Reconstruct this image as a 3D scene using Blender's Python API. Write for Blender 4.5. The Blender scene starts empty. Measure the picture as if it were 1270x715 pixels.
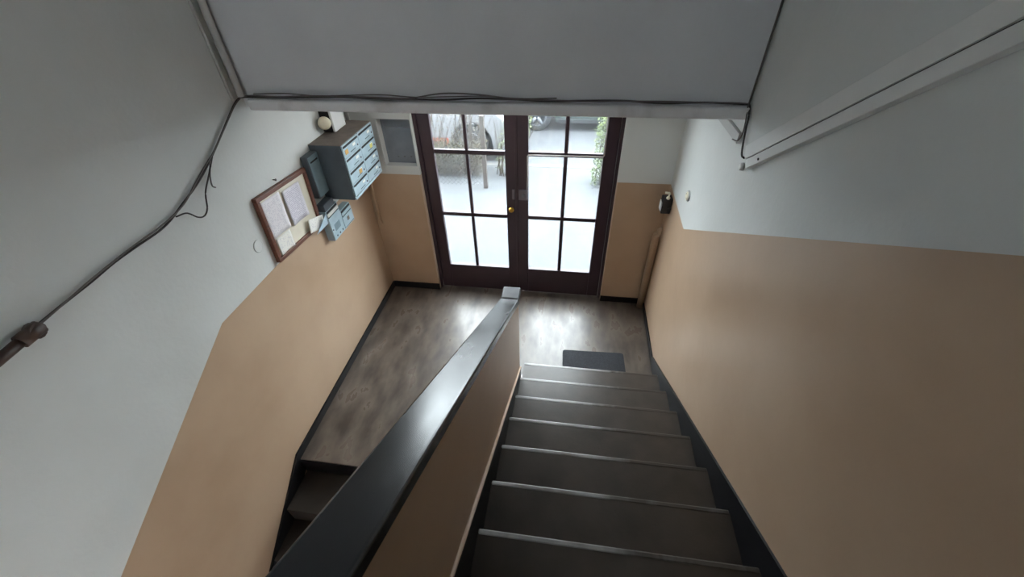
import bpy, bmesh, math, random
from mathutils import Vector, Matrix
random.seed(4)
S = bpy.context.scene
COL = S.collection

# ------------------------------------------------------------------ camera, sky, exposure
cam_d = bpy.data.cameras.new('camera')
cam = bpy.data.objects.new('camera', cam_d)
COL.objects.link(cam)
_r = Vector((0.99045899, 0.13566722, -0.02419481))
_u = Vector((-0.06891938, 0.63968279, 0.76554297))
_f = Vector((-0.11933609, 0.75657143, -0.64292968))
m = Matrix.Identity(4)
for i in range(3):
    m[i][0], m[i][1], m[i][2] = _r[i], _u[i], -_f[i]
m.translation = Vector((0.4805, -2.4662, 3.1386))
cam.matrix_world = m
cam_d.sensor_width = 36.0
cam_d.sensor_fit = 'HORIZONTAL'
cam_d.lens = 512.994 / 1270 * 36.0
cam_d.clip_start = 0.02
S.camera = cam

w = bpy.data.worlds.new('overcast_sky')
S.world = w
w.use_nodes = True
bg = w.node_tree.nodes['Background']
bg.inputs[0].default_value = (0.91, 0.955, 1.0, 1)
bg.inputs[1].default_value = 16.0

vs = S.view_settings
vs.view_transform = 'Standard'
vs.look = 'None'
vs.exposure = 0.36
vs.gamma = 1.0
vs.use_curve_mapping = False
S.cycles.max_bounces = 14
S.cycles.diffuse_bounces = 8
S.cycles.transparent_max_bounces = 16
S.cycles.caustics_reflective = False
S.cycles.sample_clamp_indirect = 8.0


# ------------------------------------------------------------------ materials
def lin(c):
    c = c / 255.0
    return c / 12.92 if c <= 0.04045 else ((c + 0.055) / 1.055) ** 2.4


def rgb(r, g, b):
    return (lin(r), lin(g), lin(b), 1.0)


def mat(name, c, rough=0.6, c2=None, scale=3.0, amount=0.5, metal=0.0, bump=0.0, bscale=60.0, spec=0.5,
        stretch=(1, 1, 1), detail=5.0, rough2=None, lo=0.35, hi=0.7):
    M = bpy.data.materials.new(name)
    M.use_nodes = True
    nt = M.node_tree
    b = nt.nodes['Principled BSDF']
    b.inputs['Roughness'].default_value = rough
    b.inputs['Metallic'].default_value = metal
    b.inputs['Specular IOR Level'].default_value = spec
    b.inputs['Base Color'].default_value = c
    tc = nt.nodes.new('ShaderNodeTexCoord')
    mp = nt.nodes.new('ShaderNodeMapping')
    mp.inputs['Scale'].default_value = stretch
    nt.links.new(tc.outputs['Object'], mp.inputs['Vector'])
    n = nt.nodes.new('ShaderNodeTexNoise')
    n.inputs['Scale'].default_value = scale
    n.inputs['Detail'].default_value = detail
    nt.links.new(mp.outputs[0], n.inputs['Vector'])
    r = nt.nodes.new('ShaderNodeValToRGB')
    r.color_ramp.elements[0].position = lo
    r.color_ramp.elements[1].position = hi
    nt.links.new(n.outputs['Fac'], r.inputs[0])
    mx = nt.nodes.new('ShaderNodeMix')
    mx.data_type = 'RGBA'
    mul = nt.nodes.new('ShaderNodeMath')
    mul.operation = 'MULTIPLY'
    mul.inputs[1].default_value = amount
    nt.links.new(r.outputs[0], mul.inputs[0])
    nt.links.new(mul.outputs[0], mx.inputs[0])
    mx.inputs[6].default_value = c
    mx.inputs[7].default_value = c2 if c2 else tuple(x * 0.8 for x in c[:3]) + (1,)
    nt.links.new(mx.outputs[2], b.inputs['Base Color'])
    if rough2 is not None:
        mr = nt.nodes.new('ShaderNodeMapRange')
        mr.inputs[3].default_value = rough
        mr.inputs[4].default_value = rough2
        nt.links.new(r.outputs[0], mr.inputs[0])
        nt.links.new(mr.outputs[0], b.inputs['Roughness'])
    if bump:
        n2 = nt.nodes.new('ShaderNodeTexNoise')
        n2.inputs['Scale'].default_value = bscale
        n2.inputs['Detail'].default_value = 4
        nt.links.new(mp.outputs[0], n2.inputs['Vector'])
        bp = nt.nodes.new('ShaderNodeBump')
        bp.inputs['Strength'].default_value = bump
        bp.inputs['Distance'].default_value = 0.01
        nt.links.new(n2.outputs['Fac'], bp.inputs['Height'])
        nt.links.new(bp.outputs[0], b.inputs['Normal'])
    return M


WHITE = mat('white_wall_paint', rgb(214, 217, 216), 0.62, rgb(196, 198, 196), 1.3, 0.7, bump=0.12, bscale=35)
TAN = mat('tan_oil_paint', rgb(186, 160, 135), 0.36, rgb(174, 147, 122), 2.2, 0.8, bump=0.10, bscale=9)
GREYW = mat('grey_white_paint', rgb(202, 202, 205), 0.7, rgb(188, 188, 192), 1.8, 0.7, bump=0.10, bscale=45)
STRIP = mat('soiled_white_trim', rgb(210, 208, 210), 0.6, rgb(150, 142, 138), 5, 0.5, lo=0.55, hi=0.75)
FLOOR = mat('worn_terrazzo', rgb(106, 95, 86), 0.25, rgb(54, 45, 38), 9.0, 1.0, rough2=0.40, spec=0.6, stretch=(1.0, 0.40, 1), detail=3, lo=0.30, hi=0.70)
_fp = FLOOR.node_tree.nodes['Principled BSDF']       # a waxed, scuffed film over the stone
_fp.inputs['Coat Weight'].default_value = 0.7
_fp.inputs['Coat Roughness'].default_value = 0.5
TREAD = mat('stair_concrete', rgb(68, 60, 54), 0.34, rgb(50, 44, 39), 7.0, 0.8, bump=0.04, bscale=90, spec=0.65, detail=8)
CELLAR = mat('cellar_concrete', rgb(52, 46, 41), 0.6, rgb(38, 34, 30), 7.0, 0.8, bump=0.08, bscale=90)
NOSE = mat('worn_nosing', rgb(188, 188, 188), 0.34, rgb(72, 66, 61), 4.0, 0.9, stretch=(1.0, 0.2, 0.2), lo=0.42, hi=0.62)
# the nosings are palest next to the balustrade and grade darker towards the wall
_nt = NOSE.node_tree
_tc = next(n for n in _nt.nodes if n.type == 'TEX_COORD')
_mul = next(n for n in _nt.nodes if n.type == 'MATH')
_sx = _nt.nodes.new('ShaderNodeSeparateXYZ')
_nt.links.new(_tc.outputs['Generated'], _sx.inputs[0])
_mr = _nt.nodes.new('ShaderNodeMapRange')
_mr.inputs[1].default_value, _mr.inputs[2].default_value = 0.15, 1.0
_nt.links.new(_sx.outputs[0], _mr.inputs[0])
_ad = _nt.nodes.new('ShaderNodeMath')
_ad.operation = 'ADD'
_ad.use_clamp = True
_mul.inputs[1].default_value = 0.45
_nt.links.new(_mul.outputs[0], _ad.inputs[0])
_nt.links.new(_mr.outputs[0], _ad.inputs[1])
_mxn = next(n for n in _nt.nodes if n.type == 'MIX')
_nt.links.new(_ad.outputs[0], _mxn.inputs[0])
SKIRT = mat('black_gloss_paint', rgb(26, 26, 29), 0.42, rgb(20, 20, 22), 6, 0.6, spec=0.25)
RAIL = mat('dark_handrail', rgb(30, 30, 34), 0.20, rgb(22, 22, 25), 9, 0.8, stretch=(1, 0.25, 0.25), rough2=0.28, spec=0.65)
RAILCAP = mat('worn_rail_end', rgb(92, 94, 100), 0.35, rgb(70, 72, 78), 14, 0.8)
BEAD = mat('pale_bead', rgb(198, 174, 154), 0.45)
DOORM = mat('purple_brown_paint', rgb(62, 47, 55), 0.35, rgb(51, 38, 45), 5, 0.7)
BRASS = mat('brass', rgb(200, 160, 70), 0.3, metal=1.0)
STEEL = mat('lock_grey', rgb(120, 114, 122), 0.45, metal=0.2)
BOXF = mat('pale_blue_grey_paint', rgb(166, 186, 196), 0.42, rgb(142, 164, 175), 14, 0.6)
BOXS = mat('blue_grey_paint', rgb(82, 92, 100), 0.5, rgb(70, 78, 85), 9, 0.6)
BOXOLD = mat('old_blue_grey_paint', rgb(122, 144, 153), 0.42, rgb(94, 114, 123), 11, 0.7)
DUST = mat('dusty_top', rgb(122, 112, 104), 0.85, rgb(98, 90, 84), 12, 0.8)
DARK = mat('slot_black', rgb(14, 14, 15), 0.7)
PAPERW = mat('sticker_white', rgb(232, 232, 226), 0.7)
STICKO = mat('sticker_ochre', rgb(206, 160, 84), 0.6)
STICKY = mat('sticker_yellow', rgb(214, 204, 110), 0.6)
WOOD = mat('dark_wood', rgb(112, 66, 48), 0.45, rgb(78, 46, 35), 14, 0.8, stretch=(1, 6, 6))
CORK = mat('pale_board', rgb(226, 220, 204), 0.7, rgb(212, 204, 186), 6, 0.7)
LEAFB = mat('pale_blue_paper', rgb(190, 214, 232), 0.7)
CREAM = mat('cream_plastic', rgb(226, 218, 194), 0.45)
WPLAS = mat('white_plastic', rgb(228, 229, 228), 0.4, rgb(212, 213, 212), 5, 0.5)
BLACKP = mat('black_plastic', rgb(30, 30, 33), 0.45)
CABLE = mat('dark_cable', rgb(50, 45, 43), 0.6)
CABLE2 = mat('grey_cable', rgb(98, 92, 90), 0.6)
CABLEW = mat('white_cable', rgb(206, 200, 198), 0.5)
BROWNP = mat('brown_duct', rgb(78, 56, 46), 0.5, rgb(54, 40, 34), 12, 0.8)
PIPEG = mat('painted_pipe', rgb(186, 187, 186), 0.55)
MATR = mat('dark_mat', rgb(52, 54, 60), 0.9, rgb(40, 42, 46), 60, 0.8, bump=0.6, bscale=300)
NICHE = mat('cabinet_grey', rgb(136, 143, 152), 0.45, rgb(116, 123, 132), 8, 0.7)
# outdoors
PAVE = mat('pavement', rgb(76, 78, 80), 0.9, rgb(68, 71, 73), 2.0, 0.7, bump=0.2, bscale=40)
ROAD = mat('road', rgb(72, 74, 77), 0.9, rgb(65, 67, 70), 4.0, 0.7, bump=0.3, bscale=80)
KERB = mat('kerb_stone', rgb(90, 90, 89), 0.9)
POSTM = mat('brown_post', rgb(66, 60, 55), 0.7)
WIRE = mat('galvanised_wire', rgb(92, 98, 102), 0.6)
LEAF1 = mat('olive_leaf', rgb(58, 56, 30), 0.8, rgb(76, 58, 40), 3, 0.9)
LEAF2 = mat('green_leaf', rgb(72, 90, 40), 0.7, rgb(92, 98, 52), 3, 0.9)
TWIG = mat('dry_twig', rgb(70, 60, 50), 0.8)
CARG = mat('grey_car_paint', rgb(58, 66, 64), 0.3, spec=0.6)
CARW = mat('white_car_paint', rgb(136, 138, 141), 0.3, spec=0.6)
CARO = mat('orange_red_paint', rgb(176, 64, 36), 0.35)
TYRE = mat('tyre_rubber', rgb(44, 46, 48), 0.8)
RIM = mat('alloy_rim', rgb(118, 122, 128), 0.4, metal=0.4)
CARGL = mat('car_glass', rgb(34, 40, 44), 0.08, spec=0.7)


def pane_material():
    M = bpy.data.materials.new('window_glass')
    M.use_nodes = True
    nt = M.node_tree
    nt.nodes.remove(nt.nodes['Principled BSDF'])
    out = nt.nodes['Material Output']
    tr = nt.nodes.new('ShaderNodeBsdfTransparent')
    tr.inputs[0].default_value = (0.93, 0.96, 0.96, 1)
    gl = nt.nodes.new('ShaderNodeBsdfGlossy')
    gl.inputs['Roughness'].default_value = 0.03
    fr = nt.nodes.new('ShaderNodeFresnel')
    ge = nt.nodes.new('ShaderNodeNewGeometry')
    ir = nt.nodes.new('ShaderNodeMapRange')      # same reflectance on both faces of the thin pane
    ir.inputs[3].default_value = 1.45
    ir.inputs[4].default_value = 1 / 1.45
    nt.links.new(ge.outputs['Backfacing'], ir.inputs[0])
    nt.links.new(ir.outputs[0], fr.inputs[0])
    mx = nt.nodes.new('ShaderNodeMixShader')
    nt.links.new(fr.outputs[0], mx.inputs[0])
    nt.links.new(tr.outputs[0], mx.inputs[1])
    nt.links.new(gl.outputs[0], mx.inputs[2])
    # a thin film of dust, patchy
    df = nt.nodes.new('ShaderNodeBsdfTranslucent')
    df.inputs[0].default_value = (0.8, 0.84, 0.86, 1)
    n = nt.nodes.new('ShaderNodeTexNoise')
    n.inputs['Scale'].default_value = 2.5
    tc = nt.nodes.new('ShaderNodeTexCoord')
    nt.links.new(tc.outputs['Object'], n.inputs['Vector'])
    mul = nt.nodes.new('ShaderNodeMath')
    mul.operation = 'MULTIPLY'
    mul.inputs[1].default_value = 0.012
    nt.links.new(n.outputs['Fac'], mul.inputs[0])
    m2 = nt.nodes.new('ShaderNodeMixShader')
    nt.links.new(mul.outputs[0], m2.inputs[0])
    nt.links.new(mx.outputs[0], m2.inputs[1])
    nt.links.new(df.outputs[0], m2.inputs[2])
    nt.links.new(m2.outputs[0], out.inputs[0])
    return M


GLASS = pane_material()


def print_material(name, paper, ink, line, dens=0.5, margin=0.012, head=True):
    """printed sheet: rows of broken dark strokes; object coordinates, x along the row, y up"""
    M = bpy.data.materials.new(name)
    M.use_nodes = True
    nt = M.node_tree
    b = nt.nodes['Principled BSDF']
    b.inputs['Roughness'].default_value = 0.7
    tc = nt.nodes.new('ShaderNodeTexCoord')
    sp = nt.nodes.new('ShaderNodeSeparateXYZ')
    nt.links.new(tc.outputs['Object'], sp.inputs[0])

    def mth(op, a, v=None):
        n = nt.nodes.new('ShaderNodeMath')
        n.operation = op
        nt.links.new(a, n.inputs[0])
        if v is not None:
            if isinstance(v, float):
                n.inputs[1].default_value = v
            else:
                nt.links.new(v, n.inputs[1])
        return n.outputs[0]
    row = mth('DIVIDE', sp.outputs[1], line)
    fr = mth('FRACT', row)
    on = mth('LESS_THAN', fr, 0.5)
    fl = mth('FLOOR', row)
    cb = nt.nodes.new('ShaderNodeCombineXYZ')
    nt.links.new(mth('MULTIPLY', sp.outputs[0], 55.0), cb.inputs[0])
    nt.links.new(mth('MULTIPLY', fl, 7.31), cb.inputs[1])
    no = nt.nodes.new('ShaderNodeTexNoise')
    no.inputs['Scale'].default_value = 1.0
    no.inputs['Detail'].default_value = 1.0
    nt.links.new(cb.outputs[0], no.inputs['Vector'])
    wd = mth('GREATER_THAN', no.outputs['Fac'], 1.0 - dens)
    msk = mth('MULTIPLY', on, wd)
    gx = nt.nodes.new('ShaderNodeSeparateXYZ')
    nt.links.new(tc.outputs['Generated'], gx.inputs[0])
    for ax, lo_, hi_ in ((0, 0.08, 0.92), (1, 0.06, 0.93)):
        msk = mth('MULTIPLY', msk, mth('GREATER_THAN', gx.outputs[ax], lo_))
        msk = mth('MULTIPLY', msk, mth('LESS_THAN', gx.outputs[ax], hi_))
    msk = mth('MULTIPLY', msk, 0.75)
    mx = nt.nodes.new('ShaderNodeMix')
    mx.data_type = 'RGBA'
    mx.inputs[6].default_value = paper
    mx.inputs[7].default_value = ink
    nt.links.new(msk, mx.inputs[0])
    nt.links.new(mx.outputs[2], b.inputs['Base Color'])
    return M


P_LAV = print_material('lavender_print', rgb(216, 213, 222), rgb(172, 167, 184), 0.012, 0.6)
P_LAV2 = print_material('lavender_form', rgb(226, 222, 226), rgb(196, 192, 202), 0.010, 0.5)
P_WHT = print_material('white_print', rgb(232, 230, 224), rgb(188, 188, 196), 0.009, 0.45)


# ------------------------------------------------------------------ mesh helpers
def link(name, bm, mats, parent=None, smooth=False, bevel=0.0, seg=2):
    me = bpy.data.meshes.new(name)
    bmesh.ops.recalc_face_normals(bm, faces=bm.faces)
    bm.to_mesh(me)
    bm.free()
    if not isinstance(mats, (list, tuple)):
        mats = [mats]
    for M in mats:
        me.materials.append(M)
    if smooth:
        for p in me.polygons:
            p.use_smooth = True
    o = bpy.data.objects.new(name, me)
    COL.objects.link(o)
    if parent is not None:
        o.parent = parent
    if bevel:
        b = o.modifiers.new('bevel', 'BEVEL')
        b.width = bevel
        b.segments = seg
        b.limit_method = 'ANGLE'
        b.angle_limit = math.radians(40)
    return o


def box(bm, x0, x1, y0, y1, z0, z1, mi=0):
    v = [bm.verts.new((x, y, z)) for x in (x0, x1) for y in (y0, y1) for z in (z0, z1)]
    fs = []
    for q in ((0, 1, 3, 2), (4, 6, 7, 5), (0, 4, 5, 1), (2, 3, 7, 6), (0, 2, 6, 4), (1, 5, 7, 3)):
        f = bm.faces.new([v[i] for i in q])
        f.material_index = mi
        fs.append(f)
    return fs


def boxes(*bs):
    bm = bmesh.new()
    for b in bs:
        box(bm, *b)
    return bm


def prism(bm, poly, x0, x1, axis='x', mi=0):
    """extrude polygon (a,b) along the axis; x: (y,z)  y: (x,z)  z: (x,y)"""
    def P(a, b, c):
        return {'x': (c, a, b), 'y': (a, c, b), 'z': (a, b, c)}[axis]
    v0 = [bm.verts.new(P(a, b, x0)) for a, b in poly]
    v1 = [bm.verts.new(P(a, b, x1)) for a, b in poly]
    n = len(poly)
    fs = [bm.faces.new(v0), bm.faces.new(v1)]
    for i in range(n):
        fs.append(bm.faces.new((v0[i], v0[(i + 1) % n], v1[(i + 1) % n], v1[i])))
    for f in fs:
        f.material_index = mi
    return fs


def tube(bm, pts, r, n=8, closed_ends=True, mi=0):
    pts = [Vector(p) for p in pts]
    rings = []
    for i, p in enumerate(pts):
        t = (pts[min(i + 1, len(pts) - 1)] - pts[max(i - 1, 0)]).normalized()
        a = Vector((0, 0, 1)) if abs(t.z) < 0.85 else Vector((1, 0, 0))
        u = t.cross(a).normalized()
        v = t.cross(u)
        rr = r[i] if isinstance(r, (list, tuple)) else r
        rings.append([bm.verts.new(p + (u * math.cos(2 * math.pi * k / n) + v * math.sin(2 * math.pi * k / n)) * rr) for k in range(n)])
    for a, b in zip(rings, rings[1:]):
        for k in range(n):
            f = bm.faces.new((a[k], a[(k + 1) % n], b[(k + 1) % n], b[k]))
            f.material_index = mi
            f.smooth = True
    if closed_ends:
        bm.faces.new(rings[0]).material_index = mi
        bm.faces.new(rings[-1]).material_index = mi


def spline(pts, n=8):
    pts = [Vector(p) for p in pts]
    P = [pts[0] * 2 - pts[1]] + pts + [pts[-1] * 2 - pts[-2]]
    out = []
    for i in range(1, len(P) - 2):
        for k in range(n):
            t = k / n
            a, b, c, d = P[i - 1], P[i], P[i + 1], P[i + 2]
            out.append(0.5 * (2 * b + (c - a) * t + (2 * a - 5 * b + 4 * c - d) * t * t + (3 * b - a - 3 * c + d) * t ** 3))
    out.append(pts[-1])
    return out


def lathe(bm, prof, origin, axis, n=20, mi=0):
    """prof: list of (radius, distance along axis)"""
    ax = Vector(axis).normalized()
    a = Vector((0, 0, 1)) if abs(ax.z) < 0.85 else Vector((1, 0, 0))
    u = ax.cross(a).normalized()
    v = ax.cross(u)
    o = Vector(origin)
    rings = []
    for r, d in prof:
        rings.append([bm.verts.new(o + ax * d + (u * math.cos(2 * math.pi * k / n) + v * math.sin(2 * math.pi * k / n)) * max(r, 1e-4)) for k in range(n)])
    for p, q in zip(rings, rings[1:]):
        for k in range(n):
            f = bm.faces.new((p[k], p[(k + 1) % n], q[(k + 1) % n], q[k]))
            f.material_index = mi
            f.smooth = True
    bm.faces.new(rings[0]).material_index = mi
    bm.faces.new(rings[-1]).material_index = mi


def info(o, label, cat, group=None, kind=None):
    if label:
        o['label'] = label
    if cat:
        o['category'] = cat
    if group:
        o['group'] = group
    if kind:
        o['kind'] = kind
    return o


def thing(name, label, cat, loc, group=None, kind=None):
    o = bpy.data.objects.new(name, None)
    o.empty_display_size = 0.1
    COL.objects.link(o)
    o.location = loc
    return info(o, label, cat, group, kind)


def part(name, bm, M, root, **kw):
    """bm is in world coordinates; the part keeps its place under its thing"""
    bmesh.ops.translate(bm, verts=bm.verts, vec=-world_loc(root))
    return link(name, bm, M, root, **kw)


def world_loc(o):
    v = Vector((0, 0, 0))
    while o is not None:
        v += Vector(o.location)
        o = o.parent
    return v


# ------------------------------------------------------------------ dimensions of the hall
XL, XR = -1.518, 1.388          # left and right wall faces
YD = 1.136                      # inside face of the entrance wall
YB = -0.05                      # face of the bulkhead over the hall
ZB = 2.384                      # its lower edge
ZT = 5.2                        # ceiling of the stairwell
YBK = -5.3                      # wall behind the landing
XS0, XS1 = 0.183, 1.384         # stair width
BE0 = -0.24
T, RS = 0.2944, 0.16            # tread and riser
DZ = 1.4307                     # height of the tan dado
YE = -1.06                      # edge of the hall floor at the cellar stair
NST = 12

# ---- left wall: tan below, white above
bm = bmesh.new()
dl = [(YD, DZ), (-0.963, DZ), (-2.104, 0.851), (-5.0, -0.63), (YBK, -0.78)]
prism(bm, [(YD + 0.3, -2.2)] + [(YD + 0.3, DZ)] + dl[0:] + [(YBK, -2.2)], XL - 0.2, XL, mi=1)
prism(bm, [(YD + 0.3, ZT), (YD + 0.3, DZ)] + dl + [(YBK, ZT)], XL - 0.2, XL, mi=0)
info(link('wall_left', bm, [WHITE, TAN]), 'long white wall with a tan dado beside the letter boxes and cellar stair', 'wall', kind='structure')

# ---- right wall
bm = bmesh.new()
dr = [(YD, DZ), (0.45, 1.388), (-1.66, 2.632), (-3.6, 3.776), (YBK, 3.776)]
prism(bm, [(YD + 0.3, -2.2), (YD + 0.3, DZ)] + dr + [(YBK, -2.2)], XR, XR + 0.2, mi=1)
prism(bm, [(YD + 0.3, ZT), (YD + 0.3, DZ)] + dr + [(YBK, ZT)], XR, XR + 0.2, mi=0)
info(link('wall_right', bm, [WHITE, TAN]), 'white wall with a tan dado that climbs with the stair and the white trunking', 'wall', kind='structure')

# ---- entrance wall with the door opening and the recess for the meter cabinet
DX0, DX1, DH = -0.948, 0.915, 2.47
NX0, NX1, NZ0, NZ1, ND = -1.275, -0.965, 1.515, 1.95, 0.10
bm = bmesh.new()
y0, y1 = YD, YD + 0.2
box(bm, XL, DX0, y0, y1, -0.2, DZ, 1)
box(bm, XL, DX0, y0, y1, DZ, NZ0, 0)
box(bm, XL, NX0, y0, y1, NZ0, NZ1, 0)
box(bm, NX1, DX0, y0, y1, NZ0, NZ1, 0)
box(bm, NX0, NX1, y0 + ND, y1, NZ0, NZ1, 0)
box(bm, XL, DX0, y0, y1, NZ1, DH, 0)
box(bm, DX1, XR, y0, y1, -0.2, DZ, 1)
box(bm, DX1, XR, y0, y1, DZ, DH, 0)
box(bm, XL, XR, y0, y1, DH, ZT, 0)
info(link('wall_front', bm, [WHITE, TAN]), 'entrance wall around the double glazed door, white over tan', 'wall', kind='structure')

# outside face of the house, either side of and above the hall
bm = boxes((-9, XL - 0.2, YD + 0.1, YD + 0.3, -0.4, 9), (XR + 0.2, 9, YD + 0.1, YD + 0.3, -0.4, 9), (XL - 0.2, XR + 0.2, YD + 0.2, YD + 0.3, DH, 9),
           (XL - 0.2, DX0, YD + 0.2, YD + 0.3, -0.4, DH), (DX1, XR + 0.2, YD + 0.2, YD + 0.3, -0.4, DH))
info(link('wall_facade', bm, GREYW), 'rendered outside face of the house around the entrance', 'wall', kind='structure')

# ---- wall behind the landing, with an added, unseen window for fill light
WX0, WX1, WZ0, WZ1 = -0.60, 0.40, 3.98, 4.78
bm = boxes((XL, WX0, YBK - 0.2, YBK, -2.2, ZT), (WX1, XR, YBK - 0.2, YBK, -2.2, ZT),
           (WX0, WX1, YBK - 0.2, YBK, -2.2, WZ0), (WX0, WX1, YBK - 0.2, YBK, WZ1, ZT))
info(link('wall_back', bm, WHITE), 'white wall with an added window behind the upper landing', 'wall', kind='structure')
win = thing('fill_window_1', 'added landing window with two white framed panes, fill light for the stairs', 'window', (-0.1, YBK - 0.08, WZ0), kind='structure')
bm = boxes((WX0, WX1, YBK - 0.12, YBK - 0.06, WZ0, WZ0 + 0.06), (WX0, WX1, YBK - 0.12, YBK - 0.06, WZ1 - 0.06, WZ1),
           (WX0, WX0 + 0.06, YBK - 0.12, YBK - 0.06, WZ0 + 0.06, WZ1 - 0.06), (WX1 - 0.06, WX1, YBK - 0.12, YBK - 0.06, WZ0 + 0.06, WZ1 - 0.06),
           (-0.14, -0.06, YBK - 0.12, YBK - 0.06, WZ0 + 0.06, WZ1 - 0.06))
part('window_frame', bm, WPLAS, win)
for a, b in ((WX0 + 0.06, -0.14), (-0.06, WX1 - 0.06)):
    part('pane', boxes((a, b, YBK - 0.092, YBK - 0.088, WZ0 + 0.06, WZ1 - 0.06)), GLASS, win)

# ---- ceilings, bulkhead
info(link('ceiling', boxes((XL - 0.2, XR + 0.2, YBK - 0.2, YD + 0.3, ZT, ZT + 0.15)), WHITE), 'white ceiling of the stairwell', 'ceiling', kind='structure')
info(link('ceiling_hall', boxes((XL, XR, 0.12, YD, 2.62, 2.76)), WHITE), 'white ceiling of the entrance hall behind the bulkhead', 'ceiling', kind='structure')
info(link('wall_bulkhead', boxes((XL, XR, YB, 0.12, ZB + 0.012, ZT)), GREYW, bevel=0.006), 'grey white bulkhead wall hanging over the entrance hall', 'wall', kind='structure')
# pale strip along the lower edge
bm = bmesh.new()
box(bm, XL + 0.055, XR - 0.005, YB - 0.05, YB, ZB + 0.006, ZB + 0.068)
info(link('trim_1', bm, STRIP, bevel=0.012, seg=3), 'soiled pale strip along the lower edge of the bulkhead', 'trim', kind='structure')

# added fill lamp, unseen behind the bulkhead, to brighten the hall walls
lamp = thing('fill_lamp', 'added round fill lamp, unseen, under the ceiling of the entrance hall', 'lamp', (-0.35, 0.62, 2.62))
bm = bmesh.new()
lathe(bm, [(0.17, 0.0), (0.17, 0.03), (0.15, 0.035)], (-0.35, 0.62, 2.619), (0, 0, -1), 28)
part('base', bm, WPLAS, lamp)
FILLM = bpy.data.materials.new('fill_lamp_shade')
FILLM.use_nodes = True
_p = FILLM.node_tree.nodes['Principled BSDF']
_p.inputs['Emission Color'].default_value = (1.0, 0.96, 0.90, 1)
_p.inputs['Emission Strength'].default_value = 16.0
bm = bmesh.new()
lathe(bm, [(0.15, 0.034), (0.155, 0.06), (0.13, 0.09), (0.08, 0.108), (0.0, 0.113)], (-0.35, 0.62, 2.619), (0, 0, -1), 28)
part('shade', bm, FILLM, lamp)

# ---- floors
bm = bmesh.new()
box(bm, XL, 0.078, YE, YD, -0.5, 0)
box(bm, 0.078, 0.13, BE0, YD, -0.16, 0)
box(bm, 0.13, XR, -0.02, YD, -0.16, 0)
box(bm, DX0, DX1, YD, YD + 0.2, -0.16, 0)
info(link('floor', bm, FLOOR), 'worn brown grey floor of the entrance hall', 'floor', kind='structure')
ZL = RS * (NST + 1)
info(link('floor_landing', boxes((XL, XR, YBK, -NST * T, ZL - 0.16, ZL)), TREAD), 'dark landing at the head of the stairs', 'floor', kind='structure')
info(link('floor_cellar', boxes((XL, 0.08, YBK, YE - 2.9, -2.2, -1.55)), TREAD), 'dark floor at the foot of the cellar stair', 'floor', kind='structure')

# pale strips on the wall edges either side of the door
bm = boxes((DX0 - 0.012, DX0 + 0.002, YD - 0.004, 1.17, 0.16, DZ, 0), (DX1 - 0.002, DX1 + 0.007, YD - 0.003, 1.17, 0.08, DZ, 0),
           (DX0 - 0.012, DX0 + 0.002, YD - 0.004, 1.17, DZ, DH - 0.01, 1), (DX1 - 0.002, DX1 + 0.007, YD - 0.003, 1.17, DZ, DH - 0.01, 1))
info(link('trim_3', bm, [BEAD, WHITE], bevel=0.003), 'pale edge strips where the entrance wall meets the door frame', 'trim', kind='structure')

# ---- baseboards
bm = bmesh.new()
box(bm, XL, XL + 0.016, YE - 0.0, YD, 0.0, 0.07)
prism(bm, [(YE, 0.07), (YE, -0.14), (-4.0, -2.05), (-4.0, -1.9)] , XL, XL + 0.016)
info(link('baseboard_left', bm, SKIRT), 'black painted skirting along the tan left wall', 'baseboard', kind='structure')
bm = boxes((XL + 0.016, DX0, YD - 0.016, YD, 0, 0.075), (DX1, XR, YD - 0.016, YD, 0, 0.065))
info(link('baseboard_front', bm, SKIRT), 'black painted skirting either side of the entrance door', 'baseboard', kind='structure')
bm = bmesh.new()
box(bm, XR - 0.012, XR, 0.285, YD - 0.016, 0, 0.066)
prism(bm, [(0.285, 0.0), (0.285, 0.072), (-1.84, 1.296), (-NST * T, 1.296 + (NST * T - 1.84) * 0.575), (-NST * T, 0.8), (0.0, -0.0)], XR - 0.012, XR)
info(link('baseboard_right', bm, SKIRT), 'black painted skirting that climbs beside the right of the stairs', 'baseboard', kind='structure')

# ------------------------------------------------------------------ the stairs going up
st = thing('staircase', 'dark stone staircase with pale worn nosings going down to the door', 'staircase', (0.78, 0, 0))
for k in range(NST):
    zt = (k + 1) * RS
    yn = -k * T
    bm = bmesh.new()
    box(bm, XS0 + 0.0015, XR - 0.0125, yn - T - 0.02, yn - 0.018, max(0.0, zt - RS - 0.10) if k else 0.0, zt - 0.002)
    s = part('step', bm, TREAD, st)
    bm = bmesh.new()
    box(bm, XS0 + 0.002, XR - 0.014, yn - 0.026, yn, zt - 0.026, zt)
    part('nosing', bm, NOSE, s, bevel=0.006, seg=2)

# ------------------------------------------------------------------ balustrade
BE, BF = -0.24, -NST * T - 0.02
def ztop(y, off=0.0):
    return 1.0356 - 0.593 * y + off
bal = thing('balustrade', 'tan stair balustrade with a dark sloping handrail', 'balustrade', (0.125, BE, 0))
bm = bmesh.new()
prism(bm, [(BE, 0.0), (BE, 1.178), (-0.345, 1.185), (BF, ztop(BF, -0.05)), (BF, -1.6), (YE - 0.0, -1.6), (YE, 0.0)], 0.078, 0.176)
part('panel', bm, TAN, bal, bevel=0.007)
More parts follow.
